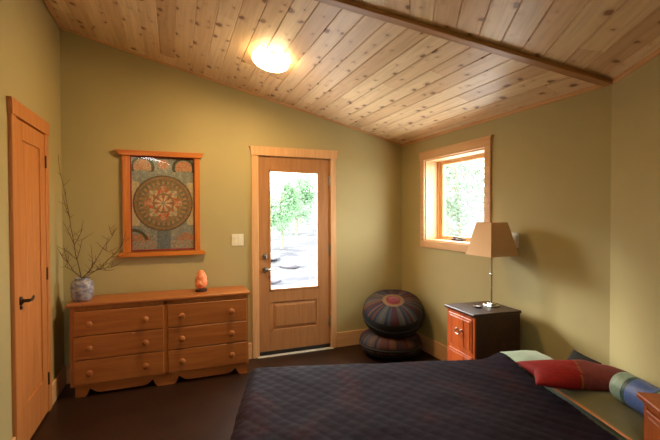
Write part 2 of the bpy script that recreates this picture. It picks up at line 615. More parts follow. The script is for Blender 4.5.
# ------------------------------------------------------------------ exterior door
dr = thing('door_1', 'brown wooden exterior door with tall glass pane and lower raised panel', 'door', (0, 0, 0), kind='structure')
GL, GR, GT, GB = 1.797, 2.310, 1.877, .676
sy0, sy1 = .002, .046
bm = B()     # stiles and rails
box(bm, DL, GL - .012, sy0, sy1, .012, DT - .003, .002, 1)
box(bm, GR + .012, DR, sy0, sy1, .012, DT - .003, .002, 1)
box(bm, GL - .012, GR + .012, sy0, sy1, GT + .012, DT - .003)
box(bm, GL - .012, GR + .012, sy0, sy1, .545, GB - .012)
box(bm, GL - .012, GR + .012, sy0, sy1, .012, .245)
box(bm, GL - .012, GR + .012, .018, .034, .24, .55)
obj('door_slab', bm, M['door'], dr)
bm = B()     # glazing bead
for q in ((GL - .014, GL + .004, GB - .014, GT + .014), (GR - .004, GR + .014, GB - .014, GT + .014),
          (GL - .014, GR + .014, GT - .004, GT + .014), (GL - .014, GR + .014, GB - .014, GB + .004)):
    box(bm, q[0], q[1], -.004, .012, q[2], q[3], .003, 2)
obj('glazing_bead', bm, M['door'], dr)
bm = B(); box(bm, GL - .005, GR + .005, .026, .032, GB - .005, GT + .005)
obj('glass_pane', bm, M['glass'], dr)
bm = B()     # raised panel with sloping border
x0, x1, z0, z1 = 1.822, 2.303, .262, .536
def frus(bm, x0, x1, z0, z1, ya, yb, ins):
    o_ = [(x0, z0), (x1, z0), (x1, z1), (x0, z1)]
    i_ = [(x0 + ins, z0 + ins), (x1 - ins, z0 + ins), (x1 - ins, z1 - ins), (x0 + ins, z1 - ins)]
    A = [bm.verts.new((x, ya, z)) for x, z in o_]; C = [bm.verts.new((x, yb, z)) for x, z in i_]
    bm.faces.new(C[::-1]); bm.faces.new(A)
    for i in range(4):
        j = (i + 1) % 4
        bm.faces.new((A[i], A[j], C[j], C[i]))
frus(bm, x0, x1, z0, z1, .018, .005, .035)
for q in ((1.797, 1.822, .24, .55), (2.303, 2.325, .24, .55)):
    box(bm, q[0] - .012, q[1], .004, .018, q[2], q[3], .004, 2)
box(bm, 1.785, 2.322, .004, .018, .24, .262, .004, 2); box(bm, 1.785, 2.322, .004, .018, .536, .556, .004, 2)
obj('raised_panel', bm, M['door'], dr)
bm = B()     # casing around
for x0, x1 in ((DL - .07, DL - .001), (DR + .001, DR + .065)):
    box(bm, x0, x1, -.02, 0, 0, DT + .005, .003, 1)
HT = 2.123
prism(bm, [(DL - .075, DT + .004), (DR + .07, DT + .004), (DR + .075, HT - .02), (DR + .088, HT), (DL - .093, HT), (DL - .08, HT - .02)], -.026, 0)
obj('casing', bm, M['trim'], dr)
bm = B()     # jamb liner through the wall
box(bm, DL - .02, DL - .0005, .0, TB, 0, DT + .02); box(bm, DR + .0005, DR + .02, .0, TB, 0, DT + .02); box(bm, DL - .02, DR + .02, .0, TB, DT, DT + .02)
box(bm, DL, DL + .014, .047, .062, 0, DT); box(bm, DR - .014, DR, .047, .062, 0, DT); box(bm, DL, DR, .047, .062, DT - .014, DT)
obj('jamb', bm, M['trim'], dr)
bm = B(); box(bm, DL - .02, DR + .02, -.045, TB + .02, .0, .011, .003, 1)
tag(obj('threshold', bm, M['alu'], dr), 'pale metal threshold')
bm = B(); box(bm, DL + .004, DR - .004, -.008, .001, .013, .05, .003, 1)
tag(obj('door_sweep', bm, M['black'], dr), 'black rubber sweep')


def lever(parent, x, z, dirx, mat, y=0):
    bm = B()
    lathe(bm, [(.031, y), (.031, y - .006), (.026, y - .012), (.012, y - .014), (.011, y - .05), (0, y - .052)], 24, (x, 0, z), 'y')
    pts = [(x, y - .045, z), (x + dirx * .03, y - .047, z - .001), (x + dirx * .07, y - .045, z - .004), (x + dirx * .105, y - .038, z + .001)]
    tube(bm, pts, [.011, .010, .009, .007], 10)
    return obj('lever_handle', bm, mat, parent, True)


lever(dr, DL + .068, .885, 1, M['nickel'], .002)
bm = B(); lathe(bm, [(.030, .002), (.030, -.008), (.024, -.016), (.014, -.018), (.013, -.026), (0, -.027)], 24, (DL + .066, 0, 1.02), 'y')
box(bm, DL + .062, DL + .070, -.045, -.02, 1.002, 1.038, .003, 1)
obj('deadbolt', bm, M['nickel'], dr, True)
for z in (1.80, 1.06, .29):
    bm = B(); tube(bm, [(DR - .002, -.006, z - .05), (DR - .002, -.006, z + .05)], .008, 8)
    box(bm, DR - .02, DR, -.002, .002, z - .05, z + .05)
    obj('hinge', bm, M['nickel'], dr, True)

# ------------------------------------------------------------------ closet door on the left wall
cd = thing('door_2', 'narrow orange wooden closet door on the left wall', 'door', (0, 0, 0), kind='structure')
a0, a1 = -1.115, -.54
bm = B()
box(bm, .001, .016, a0, a0 + .11, .012, 2.025, .002, 1)
box(bm, .001, .016, a1 - .11, a1, .012, 2.025, .002, 1)
box(bm, .001, .016, a0 + .11, a1 - .11, 1.91, 2.025, .002, 1)
box(bm, .001, .016, a0 + .11, a1 - .11, .012, .27, .002, 1)
obj('door_slab', bm, M['closet'], cd)
bm = B()
n_ = 4
pw = (a1 - a0 - .22) / n_
for i in range(n_):
    y0 = a0 + .11 + i * pw
    box(bm, .001, .008, y0 + .0005, y0 + pw - .0005, .27, 1.91, .003, 1)
obj('plank_panel', bm, M['closet'], cd)
bm = B()
box(bm, .0, .022, a0 - .075, a0 - .002, 0, 2.035, .003, 1); box(bm, .0, .022, a1 + .002, a1 + .075, 0, 2.035, .003, 1)
prism(bm, [(a0 - .08, 2.033), (a1 + .08, 2.033), (a1 + .085, 2.105), (a1 + .095, 2.125), (a0 - .095, 2.125), (a0 - .085, 2.105)], 0, .027, 'yz')
obj('casing', bm, M['closet'], cd)
bm = B()
yh, zh = a0 + .032, .928
lathe(bm, [(.027, .016), (.027, .022), (.022, .028), (.011, .03), (.010, .062), (0, .064)], 20, (0, yh, zh), 'x')
tube(bm, [(.058, yh, zh), (.06, yh + .03, zh - .002), (.058, yh + .075, zh - .006), (.052, yh + .115, zh + .004)], [.011, .010, .009, .007], 10)
tube(bm, [(.018, yh, zh - .05), (.018, yh, zh - .03)], .008, 8)
obj('lever_handle', bm, M['bronze'], cd, True)
for z in (1.83, 1.02, .25):
    bm = B(); tube(bm, [(.02, a1 + .0, z - .045), (.02, a1, z + .045)], .007, 8)
    obj('hinge', bm, M['bronze'], cd, True)

# ------------------------------------------------------------------ window in the right wall
wn = thing('window_1', 'casement window with fir frame in the right wall above the nightstand', 'window', (0, 0, 0), kind='structure')
bm = B()
cw = .068
box(bm, W - .02, W, WY0, WY0 + cw, WZ0 - .07, WZ1 + .002, .003, 1)
box(bm, W - .02, W, WY1 - cw, WY1, WZ0 - .07, WZ1 + .002, .003, 1)
box(bm, W - .02, W, WY1, WY0, WZ0 - .07, WZ0, .003, 1)
prism(bm, [(WY0 + cw + .004, WZ1), (WY1 - cw - .004, WZ1), (WY1 - cw - .008, WZ1 + .07), (WY1 - cw - .022, WZ1 + .088), (WY0 + cw + .022, WZ1 + .088), (WY0 + cw + .008, WZ1 + .07)], W - .026, W, 'yz')
obj('casing', bm, M['trim_y'], wn)
XS = W + .15      # inner face of the sash
bm = B()
t = .012
box(bm, W, W + TR, WY0 - t, WY0, WZ0, WZ1); box(bm, W, W + TR, WY1, WY1 + t, WZ0, WZ1)
box(bm, W, W + TR, WY1, WY0, WZ1 - t, WZ1); box(bm, W, W + TR, WY1, WY0, WZ0, WZ0 + t)
obj('jamb', bm, M['trim'], wn)
bm = B()
fo = .028
def ringx(bm, x0, x1, y0, y1, z0, z1, w, bev=.003, wz=None):
    wz = wz or w
    box(bm, x0, x1, y0, y0 + w, z0, z1, bev, 1); box(bm, x0, x1, y1 - w, y1, z0, z1, bev, 1)
    box(bm, x0, x1, y0 + w, y1 - w, z0, z0 + wz, bev, 1); box(bm, x0, x1, y0 + w, y1 - w, z1 - wz, z1, bev, 1)
ringx(bm, XS - .01, XS + .05, WY1 + t, WY0 - t, WZ0 + t, WZ1 - t, .024, .003, .012)
obj('window_frame', bm, M['trim'], wn)
bm = B()
ringx(bm, XS + .006, XS + .045, WY1 + t + .021, WY0 - t - .021, WZ0 + t + .009, WZ1 - t - .009, .05, .005, .030)
sash = obj('sash', bm, M['trim'], wn)
bm = B()
w2, w3 = t + .065, t + .034
box(bm, XS + .022, XS + .028, WY1 + w2, WY0 - w2, WZ0 + w3, WZ1 - w3)
obj('glass_pane', bm, M['glass'], sash)
bm = B()   # crank
yc = -.79
box(bm, XS - .035, XS - .004, yc - .10, yc + .05, WZ0 + t, WZ0 + t + .02, .006, 2)
tube(bm, [(XS - .03, yc, WZ0 + .03), (XS - .05, yc, WZ0 + .05), (XS - .055, yc - .09, WZ0 + .042), (XS - .055, yc - .18, WZ0 + .032)], .008, 8)
tag(obj('crank', bm, M['bronze'], wn, True), 'dark metal window crank')

# ------------------------------------------------------------------ dresser
DX0, DX1, DYF, DZ = .118, 1.507, -.365, .745
ds = thing('dresser', 'long honey pine dresser with six drawers against the back wall', 'dresser', (0, 0, 0))
bm = B()
box(bm, DX0, DX0 + .02, DYF + .012, -.03, .09, DZ - .026); box(bm, DX1 - .02, DX1, DYF + .012, -.03, .09, DZ - .026)
box(bm, DX0 + .02, DX1 - .02, -.045, -.03, .09, DZ - .026)
box(bm, DX0 + .02, DX1 - .02, DYF + .03, -.045, .09, .11)
XM = (DX0 + DX1) / 2
# face frame
box(bm, DX0, DX0 + .04, DYF + .002, DYF + .022, .09, DZ - .026, .002, 1); box(bm, DX1 - .02, DX1, DYF + .002, DYF + .022, .09, DZ - .026, .002, 1)
box(bm, XM - .018, XM + .018, DYF + .002, DYF + .022, .09, DZ - .026, .002, 1)
box(bm, DX0 + .04, DX1 - .02, DYF + .002, DYF + .022, .69, DZ - .026); box(bm, DX0 + .04, DX1 - .02, DYF + .002, DYF + .022, .09, .108)
box(bm, DX0 + .03, DX1 - .02, DYF + .024, DYF + .03, .1, DZ - .03)
obj('body', bm, M['dresser_z'], ds)
bm = B(); box(bm, DX0 - .022, DX1 + .018, DYF - .016, -.022, DZ - .026, DZ, .008, 3)
obj('dresser_top', bm, M['dresser'], ds)
bm = B()   # scalloped base apron
def apron(xa, xb, n=28):
    poly = [(xa, .092), (xa, .0)]
    ft = .085
    poly.append((xa + ft * .8, .0))
    L = xb - xa
    for i in range(n + 1):
        s = i / n
        x = xa + ft + (L - 2 * ft) * s
        e = min(s, 1 - s)
        z = .046 - .024 * math.sin(min(1, e / .2) * PI / 2) ** 2 + .018 * math.exp(-((e - .04) / .04) ** 2)
        if i in (0, n): z = .022
        poly.append((x, z))
    poly += [(xb - ft * .8, 0), (xb, 0), (xb, .092)]
    return poly
for xa, xb in ((DX0 + .03, XM + .0), (XM, DX1 - .01)):
    pl = apron(xa, xb)
    prism(bm, pl, DYF + .012, DYF + .03)
for xa in (DX0 + .03, DX1 - .05):
    box(bm, xa, xa + .04, -.33, -.05, 0, .092)
obj('base_apron', bm, M['dresser'], ds)
rows = [(.489, .682), (.299, .483), (.102, .293)]
for ci, (xa, xb) in enumerate(((DX0 + .026, XM - .016), (XM + .016, DX1 - .014))):
    for ri, (za, zb) in enumerate(rows):
        bm = B(); box(bm, xa, xb, DYF - .008, DYF + .022, za, zb, .006, 3)
        dw = obj('drawer', bm, M['dresser'], ds)
        for kx in (xa + (xb - xa) * .17, xb - (xb - xa) * .21):
            bm = B()
            lathe(bm, [(.011, 0), (.011, -.012), (.015, -.018), (.025, -.024), (.027, -.031), (.022, -.038), (.010, -.042), (0, -.0425)], 18, (kx, DYF - .008, (za + zb) / 2), 'y')
            obj('knob', bm, M['dresser_z'], dw, True)

# ------------------------------------------------------------------ vase and twigs
VX, VY = .185, -.235
m, n, b = nt('mottled blue grey ceramic')
no = n.nodes.new('ShaderNodeTexNoise'); no.inputs['Scale'].default_value = 30; no.inputs['Detail'].default_value = 5
lk(n, mapped(n, (1, 1, 1.3)), no.inputs['Vector'])
r = ramp(n, [(.38, srgb(116, 116, 140)), (.5, srgb(146, 146, 160)), (.62, srgb(172, 170, 172))])
lk(n, no.outputs[0], r.inputs[0]); lk(n, r.outputs[0], b.inputs['Base Color'])
b.inputs['Roughness'].default_value = .25
M['vase'] = m
vs = thing('vase', 'round blue and white mottled ceramic vase on the left end of the dresser', 'vase', (VX, VY, DZ))
bm = B()
lathe(bm, [(0, 0), (.055, 0), (.062, .006), (.078, .03), (.083, .085), (.082, .14), (.072, .163), (.052, .168), (.050, .178), (.056, .186), (.052, .187), (.045, .178), (.046, .165), (.06, .15), (.07, .12), (.07, .06), (.05, .012), (0, .01)], 40)
obj('vase_body', bm, M['vase'], vs, True, angle=60)

# twigs drawn as curved branches with side shoots (x, z positions on the plane of the vase)
F_PX, PITCH, YAW, ROLL = 400.87, -.0164, -.3729, -.0034
CAM = Vector((.88, -4.0105, 1.4502))
TW = [
    ('tallest twig, rising from the vase almost to the top of the picture frame', [((.185, .80), (.150, 1.08), (.13, 1.2), (.105, 1.42), (.065, 1.68), (.03, 1.93)),
      [(1, (.06, 1.17), (-.0, 1.2)), (2, (.09, 1.32), (.05, 1.40)), (3, (.07, 1.53), (.055, 1.62)), (1, (.19, 1.24), (.27, 1.30)), (2, (.18, 1.30), (.2, 1.4))]]),
    ('twig spreading right from the vase towards the picture', [((.19, .80), (.25, 1.02), (.33, 1.16), (.40, 1.27), (.44, 1.33)),
      [(1, (.25, 1.12), (.235, 1.2)), (2, (.37, 1.13), (.45, 1.17)), (3, (.38, 1.32), (.37, 1.36))]]),
    ('lower long twig reaching right in front of the picture frame', [((.195, .80), (.30, 1.0), (.40, 1.10), (.48, 1.18), (.54, 1.25)),
      [(1, (.40, 1.01), (.50, 1.06)), (2, (.46, 1.10), (.53, 1.12)), (3, (.5, 1.25), (.52, 1.31))]]),
    ('twig bending left from the vase towards the left wall', [((.18, .80), (.12, .99), (.08, 1.06), (.05, 1.10), (.03, 1.15)),
      [(1, (.06, 1.03), (.03, 1.02)), (2, (.06, 1.14), (.05, 1.2))]]),
    ('short twig drooping right just above the dresser top', [((.195, .80), (.24, .97), (.31, 1.0), (.38, .985), (.42, .99)),
      [(1, (.27, 1.05), (.33, 1.08)), (2, (.36, 1.04), (.4, 1.05))]]),
]
# 2D design lives in the wall plane; the lowest point sits inside the vase
for ti, (lab, (main, side)) in enumerate(TW):
    dy = [-.0, .04, -.05, .02, -.07][ti]
    def P3(p, k=1.0):
        return Vector((p[0], VY + dy * k * min(1, max(0, (p[1] - .9) / .3)), p[1]))
    bm = B()
    mp = [P3(p) for p in main]
    x0 = VX + (mp[0].x - VX) * .6
    mp[0] = Vector((x0, VY + dy * .15, DZ + .02))
    mp.insert(1, Vector((VX + (main[0][0] - VX) * .9, VY + dy * .2, DZ + .185)))
    # subdivide with a little wobble
    def fine(ps, amp, sd):
        out = []
        for i in range(len(ps) - 1):
            for s in (0, .33, .66):
                q = ps[i].lerp(ps[i + 1], s)
                if not (i == 0):
                    q = q + Vector(noise.noise_vector(q * 9 + Vector((sd, 0, 0)))) * amp
                out.append(q)
        out.append(ps[-1])
        return out
    fp = fine(mp, .012, ti)
    rr = [.0045 * (1 - .72 * i / (len(fp) - 1)) for i in range(len(fp))]
    tube(bm, fp, rr, 6)
    for (k, s1, s2) in side:
        st = fp[min(len(fp) - 1, (k + 1) * 3)]
        q = fine([st, P3(s1, 1.4), P3(s2, 1.7)], .008, ti + k)
        tube(bm, q, [.0028 - .0018 * i / (len(q) - 1) for i in range(len(q))], 5)
        rg = random.Random(ti * 17 + k)
        for w in range(3):      # little spurs
            a = q[1 + w]
            tube(bm, [a, a + Vector((rg.uniform(-.05, .05), rg.uniform(-.02, .02), rg.uniform(.01, .06)))], [.0018, .001], 4)
    rg = random.Random(ti)
    for w in range(7):
        a = fp[rg.randrange(6, len(fp) - 1)]
        tube(bm, [a, a + Vector((rg.uniform(-.06, .06), rg.uniform(-.03, .03), rg.uniform(.01, .07)))], [.002, .001], 4)
    for v in bm.verts:
        if v.co.x < .006: v.co.x = .006 + (v.co.x - .006) * .02
    tag(obj('dried_twig', bm, M['twig'], None, True), 'bare ' + lab, 'twig', 'dried twigs in the vase')

# ------------------------------------------------------------------ salt lamp
m, n, b = nt('pink salt crystal')
no = n.nodes.new('ShaderNodeTexNoise'); no.inputs['Scale'].default_value = 22; no.inputs['Detail'].default_value = 5
lk(n, mapped(n, (1, 1, 1)), no.inputs['Vector'])
r = ramp(n, [(.3, srgb(220, 106, 58)), (.55, srgb(240, 152, 102)), (.75, srgb(250, 196, 160))])
lk(n, no.outputs[0], r.inputs[0]); lk(n, r.outputs[0], b.inputs['Base Color'])
b.inputs['Roughness'].default_value = .45
b.inputs['Subsurface Weight'].default_value = .0
b.inputs['Subsurface Radius'].default_value = (.03, .012, .006)
b.inputs['Subsurface Scale'].default_value = .6
M['salt'] = m
sl = thing('salt_lamp', 'orange pink rock salt lamp on a dark base on the dresser', 'lamp', (1.112, -.19, DZ))
bm = B(); lathe(bm, [(0, 0), (.05, 0), (.052, .004), (.052, .018), (.048, .022), (0, .022)], 28)
tag(obj('lamp_base', bm, M['darkwood'], sl, True), 'dark wooden base')
bm = B()
bmesh.ops.create_icosphere(bm, subdivisions=4, radius=1)
for v in bm.verts:
    d = v.co.normalized()
    t = (d.z + 1) / 2
    rad = .062 * (1 - .45 * t ** 1.6) * math.sqrt(max(0, 1 - (2 * t - 1) ** 4)) / max(1e-3, math.sqrt(max(1e-6, 1 - d.z ** 2))) if abs(d.z) < .999 else 0
    p = Vector((d.x * rad, d.y * rad, .022 + t * .178))
    cell = noise.voronoi(p * 26)[0]
    k = .9 + .22 * (cell[1] - cell[0]) + .06 * noise.noise(p * 40)
    v.co = Vector((p.x * k, p.y * k, p.z if t < .06 else .022 + (p.z - .022) * (.97 + .05 * noise.noise(p * 30))))
obj('salt_crystal', bm, M['salt'], sl)

# ------------------------------------------------------------------ framed mandala picture
pc = thing('framed_picture', 'mandala print in an amber wooden frame on the back wall above the dresser', 'picture', (.79, 0, 1.53))
PZ = lambda z: z - 1.53
PXc = .79
bm = B()
for x0, x1 in ((.462 - PXc, .524 - PXc), (1.070 - PXc, 1.118 - PXc)):
    bm = B(); box(bm, x0, x1, -.030, -.004, PZ(1.105), PZ(1.975), .003, 1)
    obj('frame_stile', bm, M['picframe_z'], pc)
bm = B()
prism(bm, [(.445 - PXc, PZ(1.975)), (1.135 - PXc, PZ(1.975)), (1.142 - PXc, PZ(2.0)), (1.158 - PXc, PZ(2.02)), (.400 - PXc, PZ(2.02)), (.43 - PXc, PZ(2.0))], -.044, -.004)
obj('frame_top', bm, M['picframe'], pc)
bm = B()
prism(bm, [(.415 - PXc, PZ(1.068)), (1.165 - PXc, PZ(1.068)), (1.165 - PXc, PZ(1.088)), (1.145 - PXc, PZ(1.107)), (.44 - PXc, PZ(1.107)), (.415 - PXc, PZ(1.088))], -.05, -.004)
obj('frame_bottom', bm, M['picframe'], pc)
bm = B()
AX0, AX1, AZ0, AZ1 = .537 - PXc, 1.062 - PXc, PZ(1.128), PZ(1.962)
mo = .014
box(bm, AX0 - mo, AX0, -.020, -.006, AZ0 - mo, AZ1 + mo); box(bm, AX1, AX1 + mo, -.020, -.006, AZ0 - mo, AZ1 + mo)
box(bm, AX0, AX1, -.020, -.006, AZ1, AZ1 + mo); box(bm, AX0, AX1, -.020, -.006, AZ0 - mo, AZ0)
tag(obj('inner_fillet', bm, M['redmat'], pc), 'dark red inner border')


def lin(c): return srgb(*c)
def art(u, v):
    """u,v in metres from the print's centre"""
    cx, cz = -.002, .004
    x, z = u - cx, v - cz
    r = math.hypot(x, z); th = math.atan2(z, x)
    nz = noise.noise(Vector((u * 30, v * 30, 1))) * .5 + .5
    n2 = noise.noise(Vector((u * 90, v * 90, 4))) * .5 + .5
    R = .256
    blue, sand, rust, brown, grey, pale = (126, 132, 132), (196, 170, 130), (190, 104, 74), (128, 100, 76), (150, 148, 136), (214, 200, 172)
    if r < R:
        q = r / R
        if q < .07: c = (140, 150, 120)
        elif q < .2: c = rust if math.cos(th * 8) > -.2 else pale
        elif q < .30: c = sand if math.cos(th * 8 + 3) > 0 else (160, 90, 60)
        elif q < .36: c = brown
        elif q < .62:
            sq = max(abs(x), abs(z)) / R
            dm = (abs(x) + abs(z)) / R
            if min(abs(x), abs(z)) < .022: c = rust if n2 > .4 else pale
            elif dm < .62: c = (190, 84, 50) if math.cos(th * 12 + q * 20) > 0 else sand
            elif sq < .46: c = grey if math.cos(th * 20) > 0 else sand
            else: c = (110, 100, 60) if n2 > .5 else (170, 120, 76)
        elif q < .68: c = brown if n2 > .35 else rust
        elif q < .80: c = (166, 122, 76) if math.cos(th * 28) > 0 else (98, 96, 78)
        elif q < .86: c = (132, 84, 50) if n2 > .5 else (90, 92, 74)
        elif q < .95: c = (120, 108, 78) if math.cos(th * 40 + 1) > .1 else (150, 96, 58)
        else: c = (86, 64, 44)
    else:
        c = blue if nz > .42 else grey
        # curved dark green garlands and rust hills at the corners
        for sx in (-1, 1):
            d = math.hypot(u - sx * .175, v - .33)
            if abs(d - .088) < .012 and v > .29: c = (58, 56, 40)
            if d < .07 and v > .3: c = rust if n2 > .45 else sand
            d = math.hypot(u - sx * .19, v + .36)
            if d < .09 and v > -.39: c = rust if n2 > .5 else (150, 120, 90)
        if math.hypot(u, v - .36) < .045: c = rust if n2 > .45 else sand
        if abs(math.hypot(u + .26, v + .36) - .12) < .014 and v > -.33 and u < -.12: c = (50, 50, 40)
        if math.hypot(u, v + .33) < .06: c = grey if n2 > .5 else (160, 130, 100)
        if v < -.34: c = rust if n2 > .62 else (grey if n2 > .4 else blue)
        if abs(v - .0) < .2 and abs(u) > .2: c = sand if n2 > .4 else pale
        if abs(u) < .055 and v < -.2: c = (84, 96, 112) if n2 > .4 else blue
    k = .6 + .8 * n2
    c = tuple(a * .8 + b_ * .2 for a, b_ in zip(c, (150, 138, 112)))
    return tuple(min(1, a * k * 1.1) for a in lin(c)[:3]) + (1,)


NX, NZ = 120, 180
verts, faces, cols = [], [], []
for j in range(NZ + 1):
    for i in range(NX + 1):
        verts.append((AX0 + (AX1 - AX0) * i / NX, -.008, AZ0 + (AZ1 - AZ0) * j / NZ))
acx, acz = (AX0 + AX1) / 2, (AZ0 + AZ1) / 2
for j in range(NZ):
    for i in range(NX):
        a = j * (NX + 1) + i
        faces.append((a, a + 1, a + NX + 2, a + NX + 1))
        u = AX0 + (AX1 - AX0) * (i + .5) / NX - acx; v = AZ0 + (AZ1 - AZ0) * (j + .5) / NZ - acz
        cols += [art(u, v)] * 4
me = bpy.data.meshes.new('print')
me.from_pydata(verts, [], faces)
ca = me.color_attributes.new('paint', 'FLOAT_COLOR', 'CORNER')
ca.data.foreach_set('color', [x for c in cols for x in c])
me.materials.append(vcol('printed mandala', 'paint', .7))
po = bpy.data.objects.new('print', me); COL.objects.link(po); po.parent = pc
bm = B(); box(bm, AX0 - .01, AX1 + .01, -.007, -.002, AZ0 - .01, AZ1 + .01)
obj('backing', bm, M['darkwood'], pc)
bm = B(); box(bm, AX0, AX1, -.014, -.011, AZ0, AZ1)
obj('glazing', bm, M['glass'], pc)

# ------------------------------------------------------------------ switches
sw = thing('light_switch', 'white double rocker light switch on the back wall left of the glazed door', 'switch', (1.469, 0, 1.193))
bm = B(); box(bm, -.058, .058, -.007, -.0005, -.058, .058, .004, 2)
obj('cover_plate', bm, M['white'], sw)
for x in (-.023, .023):
    bm = B(); box(bm, x - .016, x + .016, -.012, -.006, -.034, .034, .003, 2)
    obj('rocker', bm, M['white'], sw)
sw = thing('light_switch', 'single white switch on the right wall beside the lamp shade', 'switch', (W, -1.655, 1.24))
bm = B(); box(bm, -.007, -.0005, -.036, .036, -.058, .058, .004, 2)
obj('cover_plate', bm, M['white'], sw)
bm = B(); box(bm, -.012, -.006, -.016, .016, -.034, .034, .003, 2)
obj('rocker', bm, M['white'], sw)

# ------------------------------------------------------------------ ceiling light
cx, cyl = 1.592, -.975
th = math.atan(K)
czl = ZR + K * (W - cx)
cl = thing('ceiling_light', 'glowing white glass bowl lamp on the sloping pine ceiling', 'lamp', (cx, cyl, czl))
cl.rotation_euler = (0, th, 0)
bm = B(); lathe(bm, [(0, -.001), (.07, -.001), (.074, -.004), (.074, -.012), (.066, -.016), (0, -.016)], 36)
tag(obj('canopy', bm, M['nickel'], cl, True), 'metal canopy')
m, n, b = nt('lit frosted glass')
n.nodes.remove(b)
em = n.nodes.new('ShaderNodeEmission')
em.inputs['Color'].default_value = (1, .70, .35, 1)
em.inputs['Strength'].default_value = 34
lk(n, em.outputs[0], n.nodes['Material Output'].inputs['Surface'])
M['bowl'] = m
bm = B()
pr_ = [(.142 * math.sin(a), -.038 - .058 * math.cos(a)) for a in [PI / 2 * k / 10 for k in range(10, -1, -1)]]
pr_ = [(.140, -.032), (.144, -.034)] + pr_[:]
inner = [(.135 * math.sin(a), -.036 - .052 * math.cos(a)) for a in [PI / 2 * k / 8 for k in range(8, -1, -1)]]
lathe(bm, pr_, 40)
gb = obj('glass_bowl', bm, M['bowl'], cl, True)
bm = B(); lathe(bm, [(.141, -.032), (.135, -.036)] + inner[1:][::-1][::-1], 40)
tag(obj('bowl_lining', bm, M['white'], gb, True), 'white inner face of the bowl')
for k in range(3):
    a = 2 * PI * k / 3 + 1.45 * PI
    c, s = math.cos(a), math.sin(a)
    bm = B(); tube(bm, [(.066 * c, .066 * s, -.010), (.125 * c, .125 * s, -.018), (.148 * c, .148 * s, -.028), (.149 * c, .149 * s, -.044)], .005, 6)
    bmesh.ops.create_uvsphere(bm, u_segments=10, v_segments=8, radius=.010, matrix=Matrix.Translation((.150 * c, .150 * s, -.036)))
    obj('clip', bm, M['nickel'], cl, True)
ld = bpy.data.lights.new('ceiling lamp bulb', 'POINT')
ld.energy = 2.5; ld.color = (1, .68, .36); ld.shadow_soft_size = .03
ad = bpy.data.lights.new('ceiling lamp bowl', 'AREA')
ad.shape = 'DISK'; ad.size = .2; ad.energy = 26; ad.color = (1, .68, .33)
ao = bpy.data.objects.new('bowl_glow', ad); COL.objects.link(ao); ao.parent = cl; ao.location = (0, 0, -.099)
lo = bpy.data.objects.new('bulb', ld); COL.objects.link(lo); lo.parent = cl; lo.location = (.0, 0, -.052)

# ------------------------------------------------------------------ poufs
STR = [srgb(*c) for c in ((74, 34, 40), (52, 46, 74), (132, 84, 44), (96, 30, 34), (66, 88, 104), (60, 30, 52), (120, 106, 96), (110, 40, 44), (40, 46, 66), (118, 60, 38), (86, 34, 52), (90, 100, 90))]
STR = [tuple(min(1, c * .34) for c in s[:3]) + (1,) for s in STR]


def pouf(name, label, R, Hh, loc, rot, seed, grp, rim=.955):
    rg = random.Random(seed)
    t = thing(name, label, 'pouf', loc, 0, grp)
    t.rotation_euler = rot
    NS, NP = 120, 34
    order = [STR[rg.randrange(len(STR))] for _ in range(60)]
    prof = []
    for k in range(NP + 1):
        a = -PI / 2 + PI * k / NP
        c, s = math.cos(a), math.sin(a)
        e = .62
        rr = R * (abs(c) ** e)
        zz = Hh / 2 + Hh / 2 * (abs(s) ** .8) * (1 if s > 0 else -1)
        prof.append((rr, zz, k / NP))
    verts, faces, cols = [], [], []
    for k, (rr, zz, f) in enumerate(prof):
        for i in range(NS):
            a = 2 * PI * i / NS
            puff = 1 - .025 * abs(math.cos(a * 30)) ** 4 * min(1, rr / R * 1.4)
            w = 1 + .02 * noise.noise(Vector((math.cos(a) * 1.5, math.sin(a) * 1.5, f * 3 + seed)))
            verts.append((rr * math.cos(a) * puff * w, rr * math.sin(a) * puff * w, zz * (1 + .03 * noise.noise(Vector((math.cos(a) * rr * 5, math.sin(a) * rr * 5, seed))))))
    for k in range(NP):
        for i in range(NS):
            j = (i + 1) % NS
            faces.append((k * NS + i, k * NS + j, (k + 1) * NS + j, (k + 1) * NS + i))
            rr = (prof[k][0] + prof[k + 1][0]) / 2
            top = k > NP / 2
            edge = rr / R
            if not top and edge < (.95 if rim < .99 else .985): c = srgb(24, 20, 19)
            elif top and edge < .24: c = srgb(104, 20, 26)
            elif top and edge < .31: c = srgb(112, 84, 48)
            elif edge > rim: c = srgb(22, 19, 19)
            else: c = order[i // 2]
            cols += [c] * 4
    me = bpy.data.meshes.new('cover')
    me.from_pydata(verts, [], faces)
    ca = me.color_attributes.new('paint', 'FLOAT_COLOR', 'CORNER')
    ca.data.foreach_set('color', [x for c in cols for x in c])
    for p in me.polygons: p.use_smooth = True
    me.materials.append(M['poufcloth'])
    o = bpy.data.objects.new('cover', me); COL.objects.link(o); o.parent = t
    bm = B()
    pts = [(R * .99 * math.cos(2 * PI * i / 48), R * .99 * math.sin(2 * PI * i / 48), Hh / 2) for i in range(48)]
    for i in range(48):
        a, b2 = Vector(pts[i]), Vector(pts[(i + 1) % 48])
        tube(bm, [a, b2], .007, 6, False)
    obj('piping', bm, M['darkcloth'], t, True)
    bm = B()
    bmesh.ops.create_uvsphere(bm, u_segments=16, v_segments=8, radius=1)
    for v in bm.verts: v.co = Vector((v.co.x * R * .2, v.co.y * R * .2, Hh * .985 + v.co.z * .012))
    tag(obj('centre_patch', bm, fabric('deep red pouf centre', srgb(104, 20, 26)), t, True), 'deep red round centre patch')
    return t


